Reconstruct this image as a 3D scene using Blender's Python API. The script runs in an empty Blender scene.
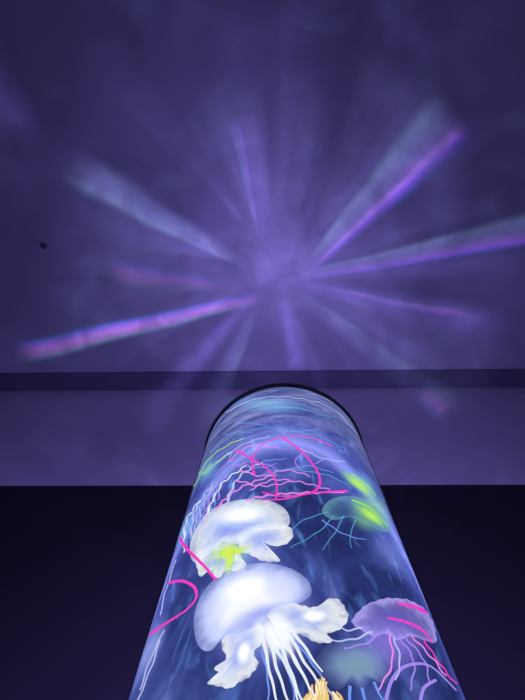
import bpy, math, random
from mathutils import Vector, Matrix
random.seed(4)
S=bpy.context.scene
S.view_settings.view_transform='Standard'
S.view_settings.look='None'
CAMZ=0.80
F=505.0
CEIL=2.40
# ------------------------------------------------ camera
Zc=Vector((11.5,124,-505)).normalized()
eps=0.009
Xc=Vector((1,eps,(11.5+124*eps)/505)).normalized()
Yc=Zc.cross(Xc)
ROT=Matrix((Xc,Yc,Zc))
CAM=Vector((0,0,CAMZ))
cd=bpy.data.cameras.new('camera'); cam=bpy.data.objects.new('camera',cd)
S.collection.objects.link(cam); S.camera=cam
cd.sensor_fit='VERTICAL'; cd.sensor_height=36; cd.lens=F/700*36; cd.clip_start=0.005; cd.clip_end=50
cam.matrix_world=Matrix.Translation(CAM)@ROT.to_4x4()
R=0.055; LC=Vector((0.0054,0.158)); TOP=CAMZ+0.324
TAB=0.74
def ray(px,py): return (ROT@Vector((px-262.5,350-py,-F))).normalized()
def tube(px,py,r):
    d=ray(px,py); ox,oy=-LC.x,-LC.y
    a=d.x*d.x+d.y*d.y; b=2*(ox*d.x+oy*d.y); c=ox*ox+oy*oy-r*r
    D=b*b-4*a*c
    t=(-b-math.sqrt(max(D,0)))/(2*a)
    p=CAM+d*t
    h=Vector((p.x-LC.x,p.y-LC.y)); h=h.normalized()*r
    return Vector((LC.x+h.x,LC.y+h.y,p.z))
def rr(r): return .9855+(r-.935)*.21
# ------------------------------------------------ materials
def newmat(name):
    m=bpy.data.materials.new(name); m.use_nodes=True; m.node_tree.nodes.clear()
    return m,m.node_tree.nodes,m.node_tree.links
def plaster(name,col,rough=.9,amt=.12,scale=6):
    m,n,l=newmat(name)
    o=n.new('ShaderNodeOutputMaterial'); b=n.new('ShaderNodeBsdfPrincipled')
    b.inputs['Roughness'].default_value=rough
    tc=n.new('ShaderNodeTexCoord'); nz=n.new('ShaderNodeTexNoise'); nz.inputs['Scale'].default_value=scale; nz.inputs['Detail'].default_value=4
    cr=n.new('ShaderNodeValToRGB')
    cr.color_ramp.elements[0].position=.3; cr.color_ramp.elements[1].position=.7
    cr.color_ramp.elements[0].color=tuple(c*(1-amt) for c in col)+(1,)
    cr.color_ramp.elements[1].color=tuple(min(1,c*(1+amt)) for c in col)+(1,)
    l.new(tc.outputs['Object'],nz.inputs['Vector']); l.new(nz.outputs['Fac'],cr.inputs[0]); l.new(cr.outputs[0],b.inputs['Base Color'])
    bp=n.new('ShaderNodeBump'); bp.inputs['Strength'].default_value=.04; bp.inputs['Distance'].default_value=.01
    n2=n.new('ShaderNodeTexNoise'); n2.inputs['Scale'].default_value=160
    l.new(tc.outputs['Object'],n2.inputs['Vector']); l.new(n2.outputs['Fac'],bp.inputs['Height']); l.new(bp.outputs[0],b.inputs['Normal'])
    l.new(b.outputs[0],o.inputs[0]); return m
M_ceil=plaster('ceiling_paint',(.72,.70,.76),.9,.03)
M_wall=plaster('wall_paint',(.84,.79,.84),.9,.03)
M_trim=plaster('trim_paint',(.22,.21,.28),.7,.05)
M_dark=plaster('dark_wall_cladding',(.020,.015,.022),.85,.05,2)
M_floor=plaster('floor_wood',(.14,.08,.05),.5,.35,4)
M_table=plaster('table_lacquer',(.04,.035,.04),.35,.2,8)
M_black=plaster('black_plastic',(.006,.006,.008),.4,.1,30)
M_hook=plaster('hook_metal',(.16,.15,.19),.6,.1,30)
def box(name,x0,x1,y0,y1,z0,z1,mat,bev=0,parent=None):
    v=[(x,y,z) for x in(x0,x1) for y in(y0,y1) for z in(z0,z1)]
    c=Vector(((x0+x1)/2,(y0+y1)/2,(z0+z1)/2))
    f=[(0,1,3,2),(4,6,7,5),(0,4,5,1),(2,3,7,6),(0,2,6,4),(1,5,7,3)]
    me=bpy.data.meshes.new(name); me.from_pydata([Vector(p)-c for p in v],[],f); me.update()
    o=bpy.data.objects.new(name,me); o.location=c; S.collection.objects.link(o); me.materials.append(mat)
    if bev:
        b=o.modifiers.new('b','BEVEL'); b.width=bev; b.segments=3
    if parent: o.parent=parent
    return o
WY=0.52
box('floor',-2.2,2.2,-3,WY+.1,-.1,0,M_floor)
box('ceiling',-2.2,2.2,-3,WY+.1,CEIL,CEIL+.1,M_ceil)
box('wall_back',-2.2,2.2,WY,WY+.1,0,CEIL,M_wall)
box('wall_left',-2.3,-2.2,-3,WY+.1,0,CEIL,M_wall)
box('wall_right',2.2,2.3,-3,WY+.1,0,CEIL,M_wall)
box('wall_front',-2.2,2.2,-3.1,-3,0,CEIL,M_wall)
def profile(name,pts,x0,x1,mat):
    n=len(pts); v=[(x0,y,z) for y,z in pts]+[(x1,y,z) for y,z in pts]
    f=[(i,(i+1)%n,n+(i+1)%n,n+i) for i in range(n)]+[tuple(range(n))[::-1],tuple(range(n,2*n))]
    me=bpy.data.meshes.new(name); me.from_pydata(v,[],f); me.materials.append(mat)
    o=bpy.data.objects.new(name,me); S.collection.objects.link(o); return o
profile('trim_1',[(WY,CEIL),(.463,CEIL),(.463,CEIL-.004),(.465,CEIL-.007),(WY,CEIL-.02)],-2.2,2.2,M_trim)
ZD=CAMZ+.925
profile('wall_panel',[(WY,0),(WY,ZD),(WY-.012,ZD),(WY-.014,ZD-.004),(WY-.014,0)],-2.2,2.2,M_dark)
d=ray(44,246); hp=CAM+d*((CEIL-CAMZ)/d.z)
def revolve(name,prof,center,mat,seg=96,parent=None,smooth=True,closed=False):
    v=[];f=[];n=len(prof)
    for i in range(seg):
        a=2*math.pi*i/seg
        for r,z in prof: v.append((r*math.cos(a),r*math.sin(a),z))
    for i in range(seg):
        j=(i+1)%seg
        for k in range(n if closed else n-1):
            k2=(k+1)%n
            f.append((i*n+k,j*n+k,j*n+k2,i*n+k2))
    me=bpy.data.meshes.new(name); me.from_pydata(v,[],f); me.materials.append(mat)
    if smooth:
        for p in me.polygons: p.use_smooth=True
    o=bpy.data.objects.new(name,me); S.collection.objects.link(o); o.location=center
    if parent: o.parent=parent
    return o
revolve('ceiling_hook',[(0,0),(.009,0),(.009,-.002),(.004,-.004),(.003,-.010),(.005,-.013),(.004,-.018),(0,-.019)],(hp.x,hp.y,CEIL),M_hook,32)
def empty(name,loc):
    e=bpy.data.objects.new(name,None); S.collection.objects.link(e); e.location=loc; e.empty_display_size=.05; return e
tb=empty('side_table',(0,0,0))
box('top',-.5,.5,-.12,.49,TAB-.03,TAB,M_table,.005,tb)
box('apron',-.46,.46,-.08,.45,TAB-.10,TAB-.03,M_table,.002,tb)
k=1
for x in(-.46,.42):
    for y in(-.08,.41):
        box('leg_%d'%k,x,x+.04,y,y+.04,0,TAB-.10,M_table,.003,tb); k+=1
# ------------------------------------------------ lamp
lamp=empty('jellyfish_lamp',(0,0,0))
C3=lambda z:(LC.x,LC.y,z)
revolve('base',[(0,0),(.062,0),(.065,.003),(.065,.035),(.060,.048),(.056,.054),(0,.054)],C3(TAB),M_black,96,lamp)
revolve('top_rim',[(R-.0020,-.0045),(R+.0007,-.0045),(R+.0009,-.001),(R+.0004,.0005),(R-.0020,.0005)],C3(TOP),M_black,128,lamp,False,True)
m,n,l=newmat('acrylic_tube')
o=n.new('ShaderNodeOutputMaterial'); mx=n.new('ShaderNodeMixShader'); tr=n.new('ShaderNodeBsdfTransparent'); gl=n.new('ShaderNodeBsdfGlossy')
gl.inputs['Roughness'].default_value=.03; fr=n.new('ShaderNodeFresnel'); fr.inputs[0].default_value=1.12
mm=n.new('ShaderNodeMath'); mm.operation='MULTIPLY'; mm.inputs[1].default_value=.5; l.new(fr.outputs[0],mm.inputs[0])
l.new(mm.outputs[0],mx.inputs[0]); l.new(tr.outputs[0],mx.inputs[1]); l.new(gl.outputs[0],mx.inputs[2]); l.new(mx.outputs[0],o.inputs[0])
revolve('acrylic_tube',[(R,TAB+.05),(R,TOP-.004)],C3(0),m,160,lamp)
# water column; glow, glints and pale edges are painted in its emission
m,n,l=newmat('glowing_water')
o=n.new('ShaderNodeOutputMaterial'); em=n.new('ShaderNodeEmission')
tc=n.new('ShaderNodeTexCoord')
def noi(scale,det,dist,ms,rough=.5):
    mp=n.new('ShaderNodeMapping'); mp.inputs['Scale'].default_value=ms; l.new(tc.outputs['Object'],mp.inputs[0])
    q=n.new('ShaderNodeTexNoise'); q.inputs['Scale'].default_value=scale; q.inputs['Detail'].default_value=det; q.inputs['Distortion'].default_value=dist; q.inputs['Roughness'].default_value=rough
    l.new(mp.outputs[0],q.inputs['Vector']); return q.outputs['Fac']
def ramp(x,els):
    r=n.new('ShaderNodeValToRGB'); e=r.color_ramp.elements
    e[0].position,e[0].color=els[0][0],els[0][1]+(1,); e[1].position,e[1].color=els[-1][0],els[-1][1]+(1,)
    for p,c in els[1:-1]: q=e.new(p); q.color=c+(1,)
    l.new(x,r.inputs[0]); return r.outputs[0]
def mix(f,a,b,t='MIX'):
    q=n.new('ShaderNodeMixRGB'); q.blend_type=t
    if isinstance(f,(int,float)): q.inputs[0].default_value=f
    else: l.new(f,q.inputs[0])
    l.new(a,q.inputs[1]); l.new(b,q.inputs[2]); return q.outputs[0]
body=ramp(noi(30,4,1.6,(1,1,.6)),[(.30,(.014,.020,.11)),(.47,(.030,.048,.22)),(.60,(.065,.095,.37)),(.78,(.22,.28,.70))])
glint=ramp(noi(70,3,2.5,(1,1,.35)),[(.58,(0,0,0)),(.66,(.03,.08,.20)),(.78,(.16,.34,.58))])
body=mix(1.,body,glint,'ADD')
sp=n.new('ShaderNodeSeparateXYZ'); l.new(tc.outputs['Object'],sp.inputs[0])
mr=n.new('ShaderNodeMapRange'); mr.interpolation_type='SMOOTHSTEP'; mr.inputs[1].default_value=TOP-.12; mr.inputs[2].default_value=TOP-.015; mr.inputs[4].default_value=.9
l.new(sp.outputs[2],mr.inputs[0])
up=ramp(noi(26,5,1.8,(1,1,3.2)),[(.30,(.045,.06,.26)),(.45,(.12,.15,.42)),(.6,(.25,.27,.58)),(.75,(.55,.60,.90))])  # reflection streaks near the top, painted as stretched noise
body=mix(mr.outputs[0],body,up)
lw=n.new('ShaderNodeLayerWeight'); lw.inputs[0].default_value=.35
body=mix(1.,body,ramp(lw.outputs['Facing'],[(.5,(0,0,0)),(.8,(.05,.06,.28)),(1,(.30,.33,.9))]),'ADD')
l.new(body,em.inputs[0]); em.inputs[1].default_value=.9
l.new(em.outputs[0],o.inputs[0])
RC=R*.985
revolve('water_column',[(0,TAB+.055),(RC,TAB+.055),(RC,TOP-.004),(0,TOP-.004)],C3(0),m,160,lamp)
# --- emissive jelly materials driven by stored edge attribute
def jmat(name,cc,ce,strength=1,alpha_c=1,alpha_e=1,nscale=120,namt=.35,mid=.7,a0=.6,a1=1.):
    m,n,l=newmat(name)
    o=n.new('ShaderNodeOutputMaterial'); em=n.new('ShaderNodeEmission'); tr=n.new('ShaderNodeBsdfTransparent'); mx=n.new('ShaderNodeMixShader')
    em.inputs[1].default_value=strength
    if cc==ce:
        em.inputs[0].default_value=cc+(1,); mx.inputs[0].default_value=alpha_c
        if alpha_c>=1: l.new(em.outputs[0],o.inputs[0]); return m
        l.new(tr.outputs[0],mx.inputs[1]); l.new(em.outputs[0],mx.inputs[2]); l.new(mx.outputs[0],o.inputs[0]); return m
    at=n.new('ShaderNodeAttribute'); at.attribute_name='edge'
    tc=n.new('ShaderNodeTexCoord'); nz=n.new('ShaderNodeTexNoise'); nz.inputs['Scale'].default_value=nscale; nz.inputs['Detail'].default_value=3; nz.inputs['Distortion'].default_value=1.2
    l.new(tc.outputs['Object'],nz.inputs['Vector'])
    a=n.new('ShaderNodeMath'); a.operation='MULTIPLY_ADD'; a.inputs[1].default_value=namt; a.inputs[2].default_value=-namt/2
    l.new(nz.outputs['Fac'],a.inputs[0]); b=n.new('ShaderNodeMath'); b.operation='ADD'; l.new(a.outputs[0],b.inputs[0]); l.new(at.outputs['Fac'],b.inputs[1])
    cr=n.new('ShaderNodeValToRGB'); cr.color_ramp.elements[0].color=cc+(1,); cr.color_ramp.elements[1].color=ce+(1,)
    cr.color_ramp.elements[0].position=max(0,mid-.4); cr.color_ramp.elements[1].position=min(1,mid+.2)
    l.new(b.outputs[0],cr.inputs[0]); l.new(cr.outputs[0],em.inputs[0])
    mr=n.new('ShaderNodeMapRange'); mr.interpolation_type='SMOOTHSTEP'; mr.inputs[1].default_value=a0; mr.inputs[2].default_value=a1; mr.inputs[3].default_value=alpha_c; mr.inputs[4].default_value=alpha_e
    l.new(b.outputs[0],mr.inputs[0]); l.new(mr.outputs[0],mx.inputs[0]); l.new(tr.outputs[0],mx.inputs[1]); l.new(em.outputs[0],mx.inputs[2]); l.new(mx.outputs[0],o.inputs[0])
    return m
J_dome=jmat('jelly_dome',(.42,.55,1.0),(.85,.92,1.0),1.,.8,.45,110,.7,.6,.75,1.08)
J_hot=jmat('jelly_dome_bright',(.95,.97,1.0),(.48,.56,1.0),1.,.97,.35,90,.45,.72,.78,1.08)
J_core=jmat('jelly_core_glow',(1.,1.,1.),(.9,.95,1.),1.15,1,0,60,.3,.7,.1,1.)
J_frill=jmat('jelly_frill',(.45,.55,1.0),(.92,.96,1.0),1.,.8,.4,150,1.,.6,.85,1.15)
J_shade=jmat('jelly_fold_shade',(.26,.32,.90),(.45,.52,.98),1,.65,0,60,.2,.7,.2,1.)  # shading of the bell folds, painted as translucent bluish patches
J_halo=jmat('painted_halo',(.38,.46,1.0),(.14,.18,.85),1,.62,0,40,.12,.6,.1,.92)  # halo materials paint scattered light over the water
J_ghalo=jmat('painted_halo_green',(.40,.85,.15),(.2,.6,.5),1,.7,0,40,.1,.6,.1,.92)
J_chalo=jmat('painted_halo_cyan',(.25,.62,1.),(.15,.3,.9),1,.5,0,60,.12,.6,.1,.92)
J_phalo=jmat('painted_halo_violet',(.40,.26,1.),(.25,.15,.8),1,.45,0,60,.12,.6,.1,.92)
J_tent=jmat('tentacle_white',(.80,.86,1),(.80,.86,1),1.05,.75)
J_tsoft=jmat('tentacle_pale',(.55,.60,1.),(.55,.60,1.),1,.65)
J_blue=jmat('tentacle_blue',(.18,.32,.90),(.18,.32,.90),1,.7)
J_teal=jmat('tentacle_teal',(.10,.42,.68),(.10,.42,.68),1,.45)
J_lil=jmat('tentacle_lilac',(.42,.28,.95),(.42,.28,.95),1,.65)
J_pink=jmat('tentacle_pink',(.95,.05,.58),(.95,.05,.58),1)
J_pk2=jmat('tentacle_rose',(.85,.28,.88),(.85,.28,.88),1,.8)
J_green=jmat('glow_green',(.50,.90,.12),(.15,.5,.35),1,.95,.0,80,.3,.6,.2,1.)
J_gst=jmat('strand_green',(.38,.82,.12),(.38,.82,.12),1,.8)
J_yel=jmat('glow_yellow',(.70,.88,.10),(.45,.75,.40),1,1,.0,90,.4,.7,.4,1.)
J_grn2=jmat('jelly_green_faint',(.05,.14,.26),(.16,.40,.50),1,.3,.55,110,.5)
J_gray=jmat('jelly_gray_faint',(.26,.42,.52),(.22,.32,.66),1,.75,.1,90,.4,.6,.4,1.05)
J_pur=jmat('jelly_purple',(.20,.18,.75),(.48,.40,1.),1,.35,.75,110,.7)
J_cor=jmat('coral_gold',(.85,.58,.20),(.85,.58,.20),1)
J_cor2=jmat('coral_pale',(1.,.85,.55),(1.,.85,.55),1)
def cat(pts,closed,sub=8):
    out=[];n=len(pts)
    rng=range(n) if closed else range(n-1)
    g=lambda i: Vector(pts[i%n]) if closed else Vector(pts[max(0,min(n-1,i))])
    for i in rng:
        a,b,c,d=g(i-1),g(i),g(i+1),g(i+2)
        for k in range(sub):
            t=k/sub
            out.append(.5*((2*b)+(-a+c)*t+(2*a-5*b+4*c-d)*t*t+(-a+3*b-3*c+d)*t**3))
    if not closed: out.append(Vector(pts[-1]))
    return out
def mk(name,v,f,at,mats,idx,parent):
    me=bpy.data.meshes.new(name); me.from_pydata(v,[],f)
    for mm in mats: me.materials.append(mm)
    a=me.attributes.new('edge','FLOAT','POINT')
    for i,x in enumerate(at): a.data[i].value=x
    for p,ix in zip(me.polygons,idx): p.use_smooth=True; p.material_index=ix
    o=bpy.data.objects.new(name,me); S.collection.objects.link(o); o.parent=parent; return o
class Jelly:
    def __init__(s,name): s.name=name; s.v=[];s.f=[];s.a=[];s.m=[];s.i=[]
    def mi(s,mat):
        if mat not in s.m: s.m.append(mat)
        return s.m.index(mat)
    def blob(s,pts,mat,lo=.935,hi=.965,rings=10,cen=None,ruf=0):
        lo=rr(lo);hi=rr(hi)
        o=cat(pts,True,8); n=len(o)
        c=Vector(cen) if cen else sum(o,Vector((0,0)))/n
        if ruf:
            q=[];acc=0
            for i,p in enumerate(o):
                acc+=(p-o[i-1]).length
                q.append(p+(p-c).normalized()*ruf*(math.sin(acc/9*2*math.pi)+.6*math.sin(acc/20*2*math.pi)))
            o=q
        b=len(s.v); ix=s.mi(mat)
        for k in range(rings,0,-1):
            q=k/rings
            r=lo+(hi-lo)*math.sqrt(max(0,1-q*q))
            for p in o:
                w=c+(p-c)*q; s.v.append(tube(w.x,w.y,R*r)); s.a.append(q)
        s.v.append(tube(c.x,c.y,R*hi)); s.a.append(0)
        for k in range(rings-1):
            for j in range(n):
                a0=b+k*n+j;a1=b+k*n+(j+1)%n
                s.f.append((a0,a1,a1+n,a0+n)); s.i.append(ix)
        L=b+(rings-1)*n; e=b+rings*n
        for j in range(n): s.f.append((L+j,L+(j+1)%n,e)); s.i.append(ix)
    def oval(s,cx,cy,rx,ry,mat,lo,hi,rot=0,rings=10):
        c,sn=math.cos(rot),math.sin(rot)
        s.blob([(cx+rx*math.cos(a)*c-ry*math.sin(a)*sn,cy+rx*math.cos(a)*sn+ry*math.sin(a)*c) for a in [k*math.pi/6 for k in range(12)]],mat,lo,hi,rings)
    def strand(s,pts,mat,w0=3,w1=1,r=.968,wig=0,wl=12):
        r=rr(r)
        o=cat(pts,False,10)
        if wig:
            acc=0; q=[]
            for i,p in enumerate(o):
                t=(o[min(i+1,len(o)-1)]-o[max(i-1,0)]).normalized()
                if i: acc+=(p-o[i-1]).length
                q.append(p+Vector((-t.y,t.x))*wig*math.sin(acc/wl*2*math.pi))
            o=q
        P=[tube(p.x,p.y,R*r) for p in o]; n=len(P); K=6; b=len(s.v); ix=s.mi(mat)
        for i,p in enumerate(P):
            t=(P[min(i+1,n-1)]-P[max(i-1,0)]); t=t.normalized() if t.length>0 else Vector((0,0,1))
            nr=Vector((p.x-LC.x,p.y-LC.y,0)).normalized(); sd=t.cross(nr).normalized(); nr=sd.cross(t)
            u=i/(n-1); w=(w0+(w1-w0)*u)*.5*(p-CAM).length/F
            wn=min(w,R*.003)
            for k in range(K):
                a=2*math.pi*k/K
                s.v.append(p+sd*w*math.cos(a)+nr*wn*math.sin(a)); s.a.append(.5)
        for i in range(n-1):
            for k in range(K):
                a0=b+i*K+k;a1=b+i*K+(k+1)%K
                s.f.append((a0,a1,a1+K,a0+K)); s.i.append(ix)
        s.f.append(tuple(b+k for k in range(K))); s.i.append(ix)
        s.f.append(tuple(b+(n-1)*K+k for k in range(K))); s.i.append(ix)
    def done(s): return mk(s.name,s.v,s.f,s.a,s.m,s.i,lamp)
# emissive shells painting scattered glow around the jellies and along the tube sides
j=Jelly('painted_glow')
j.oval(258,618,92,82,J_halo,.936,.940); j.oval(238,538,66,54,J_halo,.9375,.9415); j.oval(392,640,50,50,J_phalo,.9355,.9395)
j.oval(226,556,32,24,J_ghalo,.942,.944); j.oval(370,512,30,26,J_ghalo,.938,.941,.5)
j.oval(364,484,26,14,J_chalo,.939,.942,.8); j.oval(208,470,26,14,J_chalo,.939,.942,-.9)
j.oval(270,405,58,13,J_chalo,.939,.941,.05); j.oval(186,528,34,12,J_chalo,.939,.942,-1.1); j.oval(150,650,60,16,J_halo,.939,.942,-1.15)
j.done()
# --- big bright jelly (front)
j=Jelly('jellyfish_bell_front')
j.blob([(196,640),(194,618),(201,596),(217,577),(240,566),(266,563),(292,569),(308,581),(311,594),(300,603),(286,606),(272,612),(262,622),(252,634),(238,642),(222,640),(212,650),(203,650)],J_hot,.946,.975,14,(245,604))
j.blob([(262,606),(284,600),(304,606),(318,606),(330,598),(341,602),(348,616),(342,628),(328,634),(333,641),(318,643),(304,636),(290,632),(276,626)],J_frill,.946,.970,10,(306,618),.6)
j.blob([(226,628),(246,618),(262,626),(262,642),(254,652),(258,664),(250,676),(240,682),(230,688),(216,686),(208,682),(222,676),(214,668),(226,660),(222,646)],J_frill,.946,.970,10,(242,650),.6)
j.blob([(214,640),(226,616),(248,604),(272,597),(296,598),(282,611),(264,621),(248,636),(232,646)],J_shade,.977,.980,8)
j.blob([(250,618),(276,610),(296,622),(302,640),(294,658),(276,662),(256,644)],J_core,.976,.986,8)
j.oval(244,588,34,17,J_core,.978,.982,-.35); j.oval(314,616,18,8,J_core,.972,.976,-.1); j.oval(244,652,9,16,J_core,.972,.976,.2)
for a,b_ in [((262,632),(278,705)),((268,630),(290,706)),((274,628),(303,704)),((280,628),(316,698)),((286,628),(328,696)),((292,630),(322,672)),((270,640),(298,700)),((278,636),(310,690))]:
    mx_=((a[0]+b_[0])/2+random.uniform(-3,5),(a[1]+b_[1])/2)
    j.strand([a,mx_,b_],J_tent,3.8,1.4,.992,.5,30)
for a,b_ in [((262,650),(268,708)),((295,640),(338,708)),((280,650),(296,708))]:
    j.strand([a,((a[0]+b_[0])/2+3,(a[1]+b_[1])/2),b_],J_blue,2.4,1.2,.988,.6,24)
j.done()
# --- second jelly above
j=Jelly('jellyfish_bell_upper')
j.blob([(192,560),(190,545),(196,528),(208,512),(226,503),(248,499),(270,501),(285,509),(290,521),(284,529),(270,530),(256,534),(246,541),(232,545),(218,545),(206,552),(200,562)],J_dome,.946,.966,12,(236,524))
j.oval(242,515,34,12,J_core,.967,.972,-.15)
j.blob([(240,530),(262,524),(284,524),(293,532),(288,543),(274,546),(262,542),(270,552),(280,560),(268,562),(252,556),(240,548)],J_frill,.946,.966,8,(260,538),.5)
j.blob([(196,556),(212,544),(226,544),(238,552),(246,566),(240,574),(228,570),(218,578),(208,572),(200,576)],J_frill,.946,.966,8,(220,560),.5)
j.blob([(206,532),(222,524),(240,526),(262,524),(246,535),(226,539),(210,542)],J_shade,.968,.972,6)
j.blob([(210,552),(222,542),(234,540),(246,544),(258,541),(247,553),(234,556),(232,572),(222,576),(222,560),(208,561)],J_yel,.968,.974,8)
for a,b_ in [((214,550),(200,572)),((234,550),(228,574)),((222,550),(212,572))]:
    j.strand([a,((a[0]+b_[0])/2+2,(a[1]+b_[1])/2),b_],J_gst,1.8,1.,.98)
for k,(a,b_,c) in enumerate([((206,515),(222,484),(246,466)),((198,525),(206,492),(224,472)),((190,538),(196,508),(214,482)),((216,508),(240,488),(276,474)),((184,552),(186,522),(200,500)),((246,500),(280,494),(346,492)),((226,504),(238,478),(262,462))]):
    j.strand([a,b_,c],[J_tent,J_blue,J_tsoft,J_pk2,J_tent,J_pk2,J_tsoft][k],3.6,1.9,.962,1.1,13)
for k in range(9):
    x0=186+k*4; j.strand([(x0,548-k*6),(x0+5,520-k*5),(x0+20,494-k*4)],random.choice([J_blue,J_lil,J_tsoft]),2.,.9,.957,.8,11)
j.done()
# --- pink tentacle tangle
j=Jelly('pink_tentacles')
for pts,w in [([(255,476),(252,462),(258,449),(272,440),(292,436),(312,438),(332,446)],2.0),
              ([(283,438),(300,450),(314,466),(320,480),(316,490),(300,495),(280,496),(262,492)],2.6),
              ([(236,450),(250,458),(266,468),(276,482),(276,500)],2.1),
              ([(348,491),(325,492),(306,494),(284,499),(262,500)],2.8),
              ([(180,538),(186,548),(196,558),(206,568),(216,580)],3.2),
              ([(150,634),(168,622),(186,610),(196,598),(194,587),(182,581),(168,583)],3.4)]:
    j.strand(pts,J_pink,w,w*.7,.984)
for pts in [[(240,470),(262,476),(286,470),(310,476)],[(250,490),(272,480),(300,482),(330,490)],[(228,462),(250,446),(280,448)],[(236,480),(262,486),(290,482)]]:
    j.strand(pts,J_pk2,1.9,1.1,.975,.8,14)
j.done()
# --- upper streaks of teal, green and white
j=Jelly('upper_streamers')
for pts,mat,w in [([(199,474),(210,458),(226,446),(244,438)],J_gst,3.2),([(204,474),(218,462),(232,452)],J_gst,2.2),([(194,486),(202,474),(212,464)],J_gst,3),
    ([(210,452),(232,436),(262,428),(290,430)],J_teal,2.2),([(216,462),(244,444),(270,436)],J_tsoft,1.5),([(300,448),(322,458),(345,462)],J_tsoft,1.5),
    ([(286,430),(318,436),(342,448)],J_teal,2),([(300,470),(330,476),(352,488)],J_teal,2),
    ([(226,412),(256,399),(290,397),(320,403)],J_tsoft,1.5),([(220,424),(250,410),(290,407),(334,418)],J_teal,1.5),
    ([(232,452),(228,462),(214,476)],J_lil,2.2),([(322,520),(344,534),(366,540)],J_blue,1.2),
    ([(310,446),(296,460),(300,470)],J_lil,1.6)]:
    j.strand(pts,mat,w,w*.5,.955,.4,17)
for k in range(14):
    x0=random.uniform(225,330); y0=random.uniform(420,470)
    j.strand([(x0,y0),(x0+random.uniform(6,14),y0+random.uniform(-5,3)),(x0+random.uniform(16,32),y0+random.uniform(-5,8))],random.choice([J_teal,J_blue,J_lil,J_blue]),1.5,.6,.953,.4,17)
j.done()
# --- green jelly right
j=Jelly('jellyfish_green')
j.blob([(322,512),(330,500),(348,496),(366,500),(382,512),(392,528),(384,532),(372,526),(360,520),(344,516),(334,520)],J_grn2,.943,.96,8)
j.blob([(346,499),(364,502),(380,512),(392,528),(389,534),(374,525),(358,514)],J_green,.961,.966,8)
j.blob([(334,464),(356,472),(372,484),(382,502),(372,503),(356,491),(342,480)],J_green,.95,.96,8)
j.strand([(352,500),(370,508),(388,526)],J_gst,3.4,2,.97); j.strand([(352,474),(366,484),(376,496)],J_gst,2,1.5,.965)
for a,b_,c in [((334,516),(318,532),(290,548)),((344,516),(334,534),(322,550)),((356,520),(350,536),(352,548)),((328,512),(304,520),(286,534))]:
    j.strand([a,b_,c],J_teal,1.3,.6,.956,.4,22)
j.done()
# --- purple jelly right
j=Jelly('jellyfish_purple')
j.blob([(352,622),(362,608),(378,600),(396,598),(414,602),(427,612),(434,626),(436,642),(424,640),(412,636),(398,640),(386,634),(372,636),(362,630)],J_pur,.943,.965,9,(396,620),.5)
for pts in [[(398,604),(412,606),(426,612)],[(388,618),(406,622),(422,630),(432,642)]]: j.strand(pts,J_pink,2,5.4,.98)
for k,(a,b_,c) in enumerate([((372,632),(350,640),(326,640)),((380,634),(364,644),(344,648)),((390,636),(392,664),(378,690)),((400,638),(414,662),(410,690)),((412,636),(432,658),(446,676)),((424,640),(440,664),(456,684)),((362,628),(348,630),(334,624)),((394,638),(400,660),(396,680)),((406,638),(424,660),(430,684))]):
    j.strand([a,b_,c],[J_tsoft,J_lil,J_pk2,J_lil,J_pk2,J_pink,J_tsoft,J_tsoft,J_lil][k],2.0,1.1,.972,.8,20)
for pts in [[(386,700),(392,680),(406,666),(430,666),(456,690)],[(420,704),(424,688),(436,680)]]: j.strand(pts,J_lil,3,2,.968)
j.done()
# --- faint grey-green jelly
j=Jelly('jellyfish_gray')
j.blob([(314,668),(322,650),(338,640),(356,637),(374,641),(388,654),(392,672),(384,684),(372,680),(362,690),(350,684),(338,690),(326,682)],J_gray,.943,.955,9)
for a,b_ in [((350,686),(356,716)),((362,688),(376,716)),((374,682),(394,712))]: j.strand([a,((a[0]+b_[0])/2-3,(a[1]+b_[1])/2),b_],J_blue,3,1.5,.955)
j.done()
j=Jelly('left_glow_strands')  # pale strands added as painted glow along the left side
for pts in [[(160,640),(152,665),(138,700)],[(176,560),(166,590),(160,615)],[(140,690),(150,660),(164,630)]]: j.strand(pts,J_tsoft,2,1.5,.96,.5,30)
j.done()
# --- golden coral
j=Jelly('coral')
for k in range(34):
    a=random.uniform(-1,1); x0=322+a*16
    j.strand([(x0+a*16,730),(x0+a*8,708),(x0-a*2+random.uniform(-3,3),680+abs(a)*14+random.uniform(-4,4))],random.choice([J_cor,J_cor,J_cor2]),5,1.6,random.uniform(.985,.995),.8,16)
j.done()
# ------------------------------------------------ top projector light (caustic pattern carried by the light itself)
HL=TOP-.002
ld=bpy.data.lights.new('projector_light','POINT'); ld.energy=18; ld.shadow_soft_size=.0015
lo=bpy.data.objects.new('projector_light',ld); S.collection.objects.link(lo); lo.location=C3(HL); lo.parent=lamp
ld.use_nodes=True; nt=ld.node_tree; n=nt.nodes; l=nt.links; n.clear()
out=n.new('ShaderNodeOutputLight'); em=n.new('ShaderNodeEmission'); l.new(em.outputs[0],out.inputs[0])
def M(op,a,b=None,c=None):
    m=n.new('ShaderNodeMath'); m.operation=op
    for i,x in enumerate((a,b,c)):
        if x is None: continue
        if isinstance(x,(int,float)): m.inputs[i].default_value=x
        else: l.new(x,m.inputs[i])
    return m.outputs[0]
def SM(x,a,b,c=0.,d=1.):
    m=n.new('ShaderNodeMapRange'); m.interpolation_type='SMOOTHSTEP'; l.new(x,m.inputs[0])
    for i,q in enumerate((a,b,c,d)): m.inputs[i+1].default_value=q
    return m.outputs[0]
def VS(col,f):
    m=n.new('ShaderNodeVectorMath'); m.operation='SCALE'
    if isinstance(col,tuple): m.inputs[0].default_value=col
    else: l.new(col,m.inputs[0])
    if isinstance(f,(int,float)): m.inputs['Scale'].default_value=f
    else: l.new(f,m.inputs['Scale'])
    return m.outputs[0]
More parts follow.
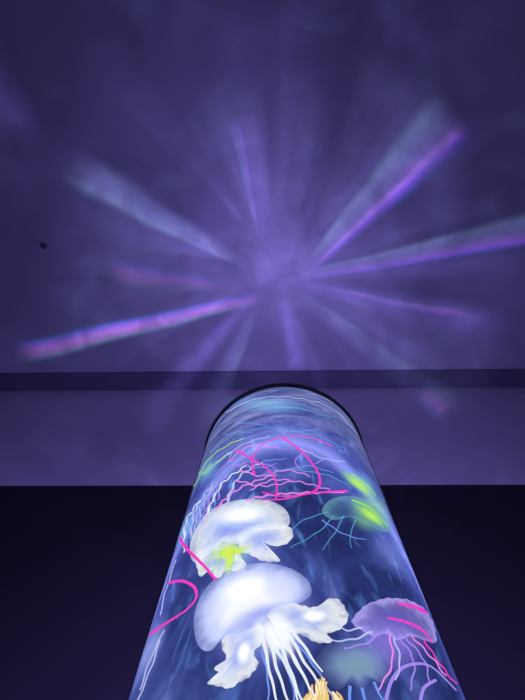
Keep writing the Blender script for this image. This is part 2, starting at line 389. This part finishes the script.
def VA(a,b):
    m=n.new('ShaderNodeVectorMath'); m.operation='ADD'; l.new(a,m.inputs[0]); l.new(b,m.inputs[1]); return m.outputs[0]
RAMP=ramp
g=n.new('ShaderNodeNewGeometry'); sp=n.new('ShaderNodeSeparateXYZ'); l.new(g.outputs['Incoming'],sp.inputs[0])
u0=M('DIVIDE',sp.outputs[0],sp.outputs[2]); v0=M('DIVIDE',sp.outputs[1],sp.outputs[2])
cb=n.new('ShaderNodeCombineXYZ'); l.new(u0,cb.inputs[0]); l.new(v0,cb.inputs[1])
def NZ(scale,det=3,dist=0,w=0,rough=.5):
    t=n.new('ShaderNodeTexNoise'); t.noise_dimensions='4D'; t.inputs['W'].default_value=w
    t.inputs['Scale'].default_value=scale; t.inputs['Detail'].default_value=det; t.inputs['Distortion'].default_value=dist; t.inputs['Roughness'].default_value=rough
    l.new(cb.outputs[0],t.inputs['Vector']); return t.outputs['Fac']
wn=NZ(5,1,0,3.)
u=M('ADD',u0,M('MULTIPLY_ADD',wn,.018,-.009)); v=M('SUBTRACT',v0,M('MULTIPLY_ADD',wn,.018,-.009))
H=CEIL-HL
def cuv(px,py):
    d=ray(px,py); p=CAM+d*((CEIL-CAMZ)/d.z); return ((p.x-LC.x)/H,(p.y-LC.y)/H)
gc=cuv(277,266)
r2=M('ADD',M('POWER',M('ABSOLUTE',M('SUBTRACT',u,gc[0])),2.),M('POWER',M('ABSOLUTE',M('SUBTRACT',v,gc[1])),2.))
def gau(s): return M('EXPONENT',M('MULTIPLY',r2,-1/(s*s)))
far=gau(.95)
clouds=NZ(2.4,2,1.2,1.)
cl=M('MULTIPLY_ADD',SM(clouds,.3,.72,-.38,.34),far,1.0)
col=VS((.160,.135,.52),cl)
fine=M('MULTIPLY',SM(NZ(5.,2,1.6,5.),.46,.78,0,1.),far)
col=VA(col,VS((.10,.11,.30),fine))
patch=SM(NZ(13,2,1.,2.),.3,.7,.6,1.25)
col=VA(col,VS((.42,.31,1.12),M('MULTIPLY',gau(.125),patch)))
col=VA(col,VS((.19,.14,.54),M('MULTIPLY',gau(.32),cl)))
ang=M('ARCTAN2',M('SUBTRACT',v,gc[1]),M('SUBTRACT',u,gc[0]))
c2=n.new('ShaderNodeCombineXYZ'); l.new(M('COSINE',ang),c2.inputs[0]); l.new(M('SINE',ang),c2.inputs[1]); l.new(M('MULTIPLY',M('SQRT',r2),.5),c2.inputs[2])
tn=n.new('ShaderNodeTexNoise'); tn.inputs['Scale'].default_value=4.5; tn.inputs['Detail'].default_value=2; l.new(c2.outputs[0],tn.inputs['Vector'])
spk=SM(tn.outputs['Fac'],.45,.75)
ringm=M('MULTIPLY',SM(r2,.006,.03),gau(.42))
col=VA(col,VS((.24,.19,.68),M('MULTIPLY',spk,ringm)))
streak=SM(NZ(9,3,1.,7.),.3,.7,.55,1.25)
PR=[(0,(.0,.0,.05)),(.10,(.02,.12,.8)),(.22,(.36,.12,1.3)),(.38,(.40,.22,.98)),(.54,(.24,.25,.68)),(.78,(.26,.34,.66)),(.9,(.15,.30,.42)),(1,(.02,.05,.06))]
PW=[(0,(.05,.05,.14)),(.35,(.22,.25,.64)),(.6,(.30,.36,.86)),(.78,(.38,.52,.92)),(.9,(.15,.32,.6)),(1,(.03,.05,.1))]
PM=[(0,(.02,.04,.3)),(.14,(.02,.22,1.0)),(.30,(.38,.18,1.3)),(.5,(.80,.30,1.2)),(.70,(.48,.28,.85)),(.84,(.15,.40,.45)),(1,(.03,.05,.08))]
PV=[(0,(.06,.04,.2)),(.5,(.28,.18,.88)),(1,(.06,.04,.2))]
PF=[(0,(.03,.03,.1)),(.15,(.16,.16,.42)),(.35,(.13,.12,.36)),(.7,(.12,.11,.33)),(.88,(.17,.18,.42)),(1,(.02,.03,.08))]
def rayl(p0,p1,w0,w1,st,ramp,flip=1,fo=.82,hard=.55):
    a=Vector(cuv(*p0)); b=Vector(cuv(*p1)); dd=b-a; L=dd.length; dd/=L
    K=.0025
    du=M('SUBTRACT',u,a.x); dv=M('SUBTRACT',v,a.y)
    t=M('DIVIDE',M('ADD',M('MULTIPLY',du,dd.x),M('MULTIPLY',dv,dd.y)),L)
    w=M('ADD',M('MULTIPLY',du,-dd.y*flip),M('MULTIPLY',dv,dd.x*flip))
    wd=M('MAXIMUM',M('MULTIPLY_ADD',t,(w1-w0)*K/2,w0*K/2),.001)
    q=M('DIVIDE',w,wd)
    mask=M('MULTIPLY',SM(M('ABSOLUTE',q),hard,1.,1.,0.),M('MULTIPLY',SM(t,-.2,.2),SM(t,fo,1.06,1.,0.)))
    mask=M('MULTIPLY',mask,M('MULTIPLY',streak,st))
    return VS(RAMP(M('MULTIPLY_ADD',q,-.5,.5),ramp),mask)
RAYS=[((320,256),(452,118),22,70,1.7,PR,1,.88,.5),
      ((321,260),(458,132),5,16,.9,PM,1,.9,.3),
      ((326,238),(415,70),40,120,.9,PF,1,.8,.3),
      ((320,273),(560,223),14,42,1.6,PR,1,.85,.45),
      ((322,276),(520,260),12,50,.45,PV,1,.7,.3),
      ((318,289),(505,330),18,60,1.05,PV,1,.75,.3),
      ((322,288),(480,318),5,14,.5,PM,1,.8,.3),
      ((232,304),(22,354),18,30,2.3,PM,1,.88,.35),
      ((228,254),(72,166),18,50,1.6,PW,1,.8,.35),
      ((225,266),(50,215),50,150,1.0,PF,1,.7,.4),
      ((264,228),(228,80),36,80,1.0,PF,1,.7,.3),
      ((266,228),(238,115),30,56,.75,PV,1,.7,.3),
      ((256,225),(234,120),6,15,.8,PR,1,.8,.4),
      ((286,230),(296,90),30,60,.8,PF,-1,.7,.3),
      ((242,310),(136,428),18,50,1.15,PV,1,.88,.3),
      ((250,318),(200,430),16,44,.6,PW,1,.8,.3),
      ((288,305),(298,372),20,36,1.4,PV,1,.85,.3),
      ((312,306),(460,415),18,48,.7,PW,1,.85,.3),
      ((426,392),(456,412),24,28,1.0,PM,1,.6,.2),
      ((218,286),(110,272),16,40,.6,PM,1,.75,.3),
      ((218,296),(50,312),20,90,.6,PF,1,.8,.4),
      ((326,300),(500,385),20,90,.7,PF,1,.8,.4),
      ((30,130),(-60,40),50,110,.9,PV,1,.8,.2)]
for a in RAYS: col=VA(col,rayl(*a))
l.new(col,em.inputs[0]); em.inputs[1].default_value=1.0
w=bpy.data.worlds.new('world'); S.world=w; w.use_nodes=True
w.node_tree.nodes['Background'].inputs[0].default_value=(.25,.20,.65,1); w.node_tree.nodes['Background'].inputs[1].default_value=.03
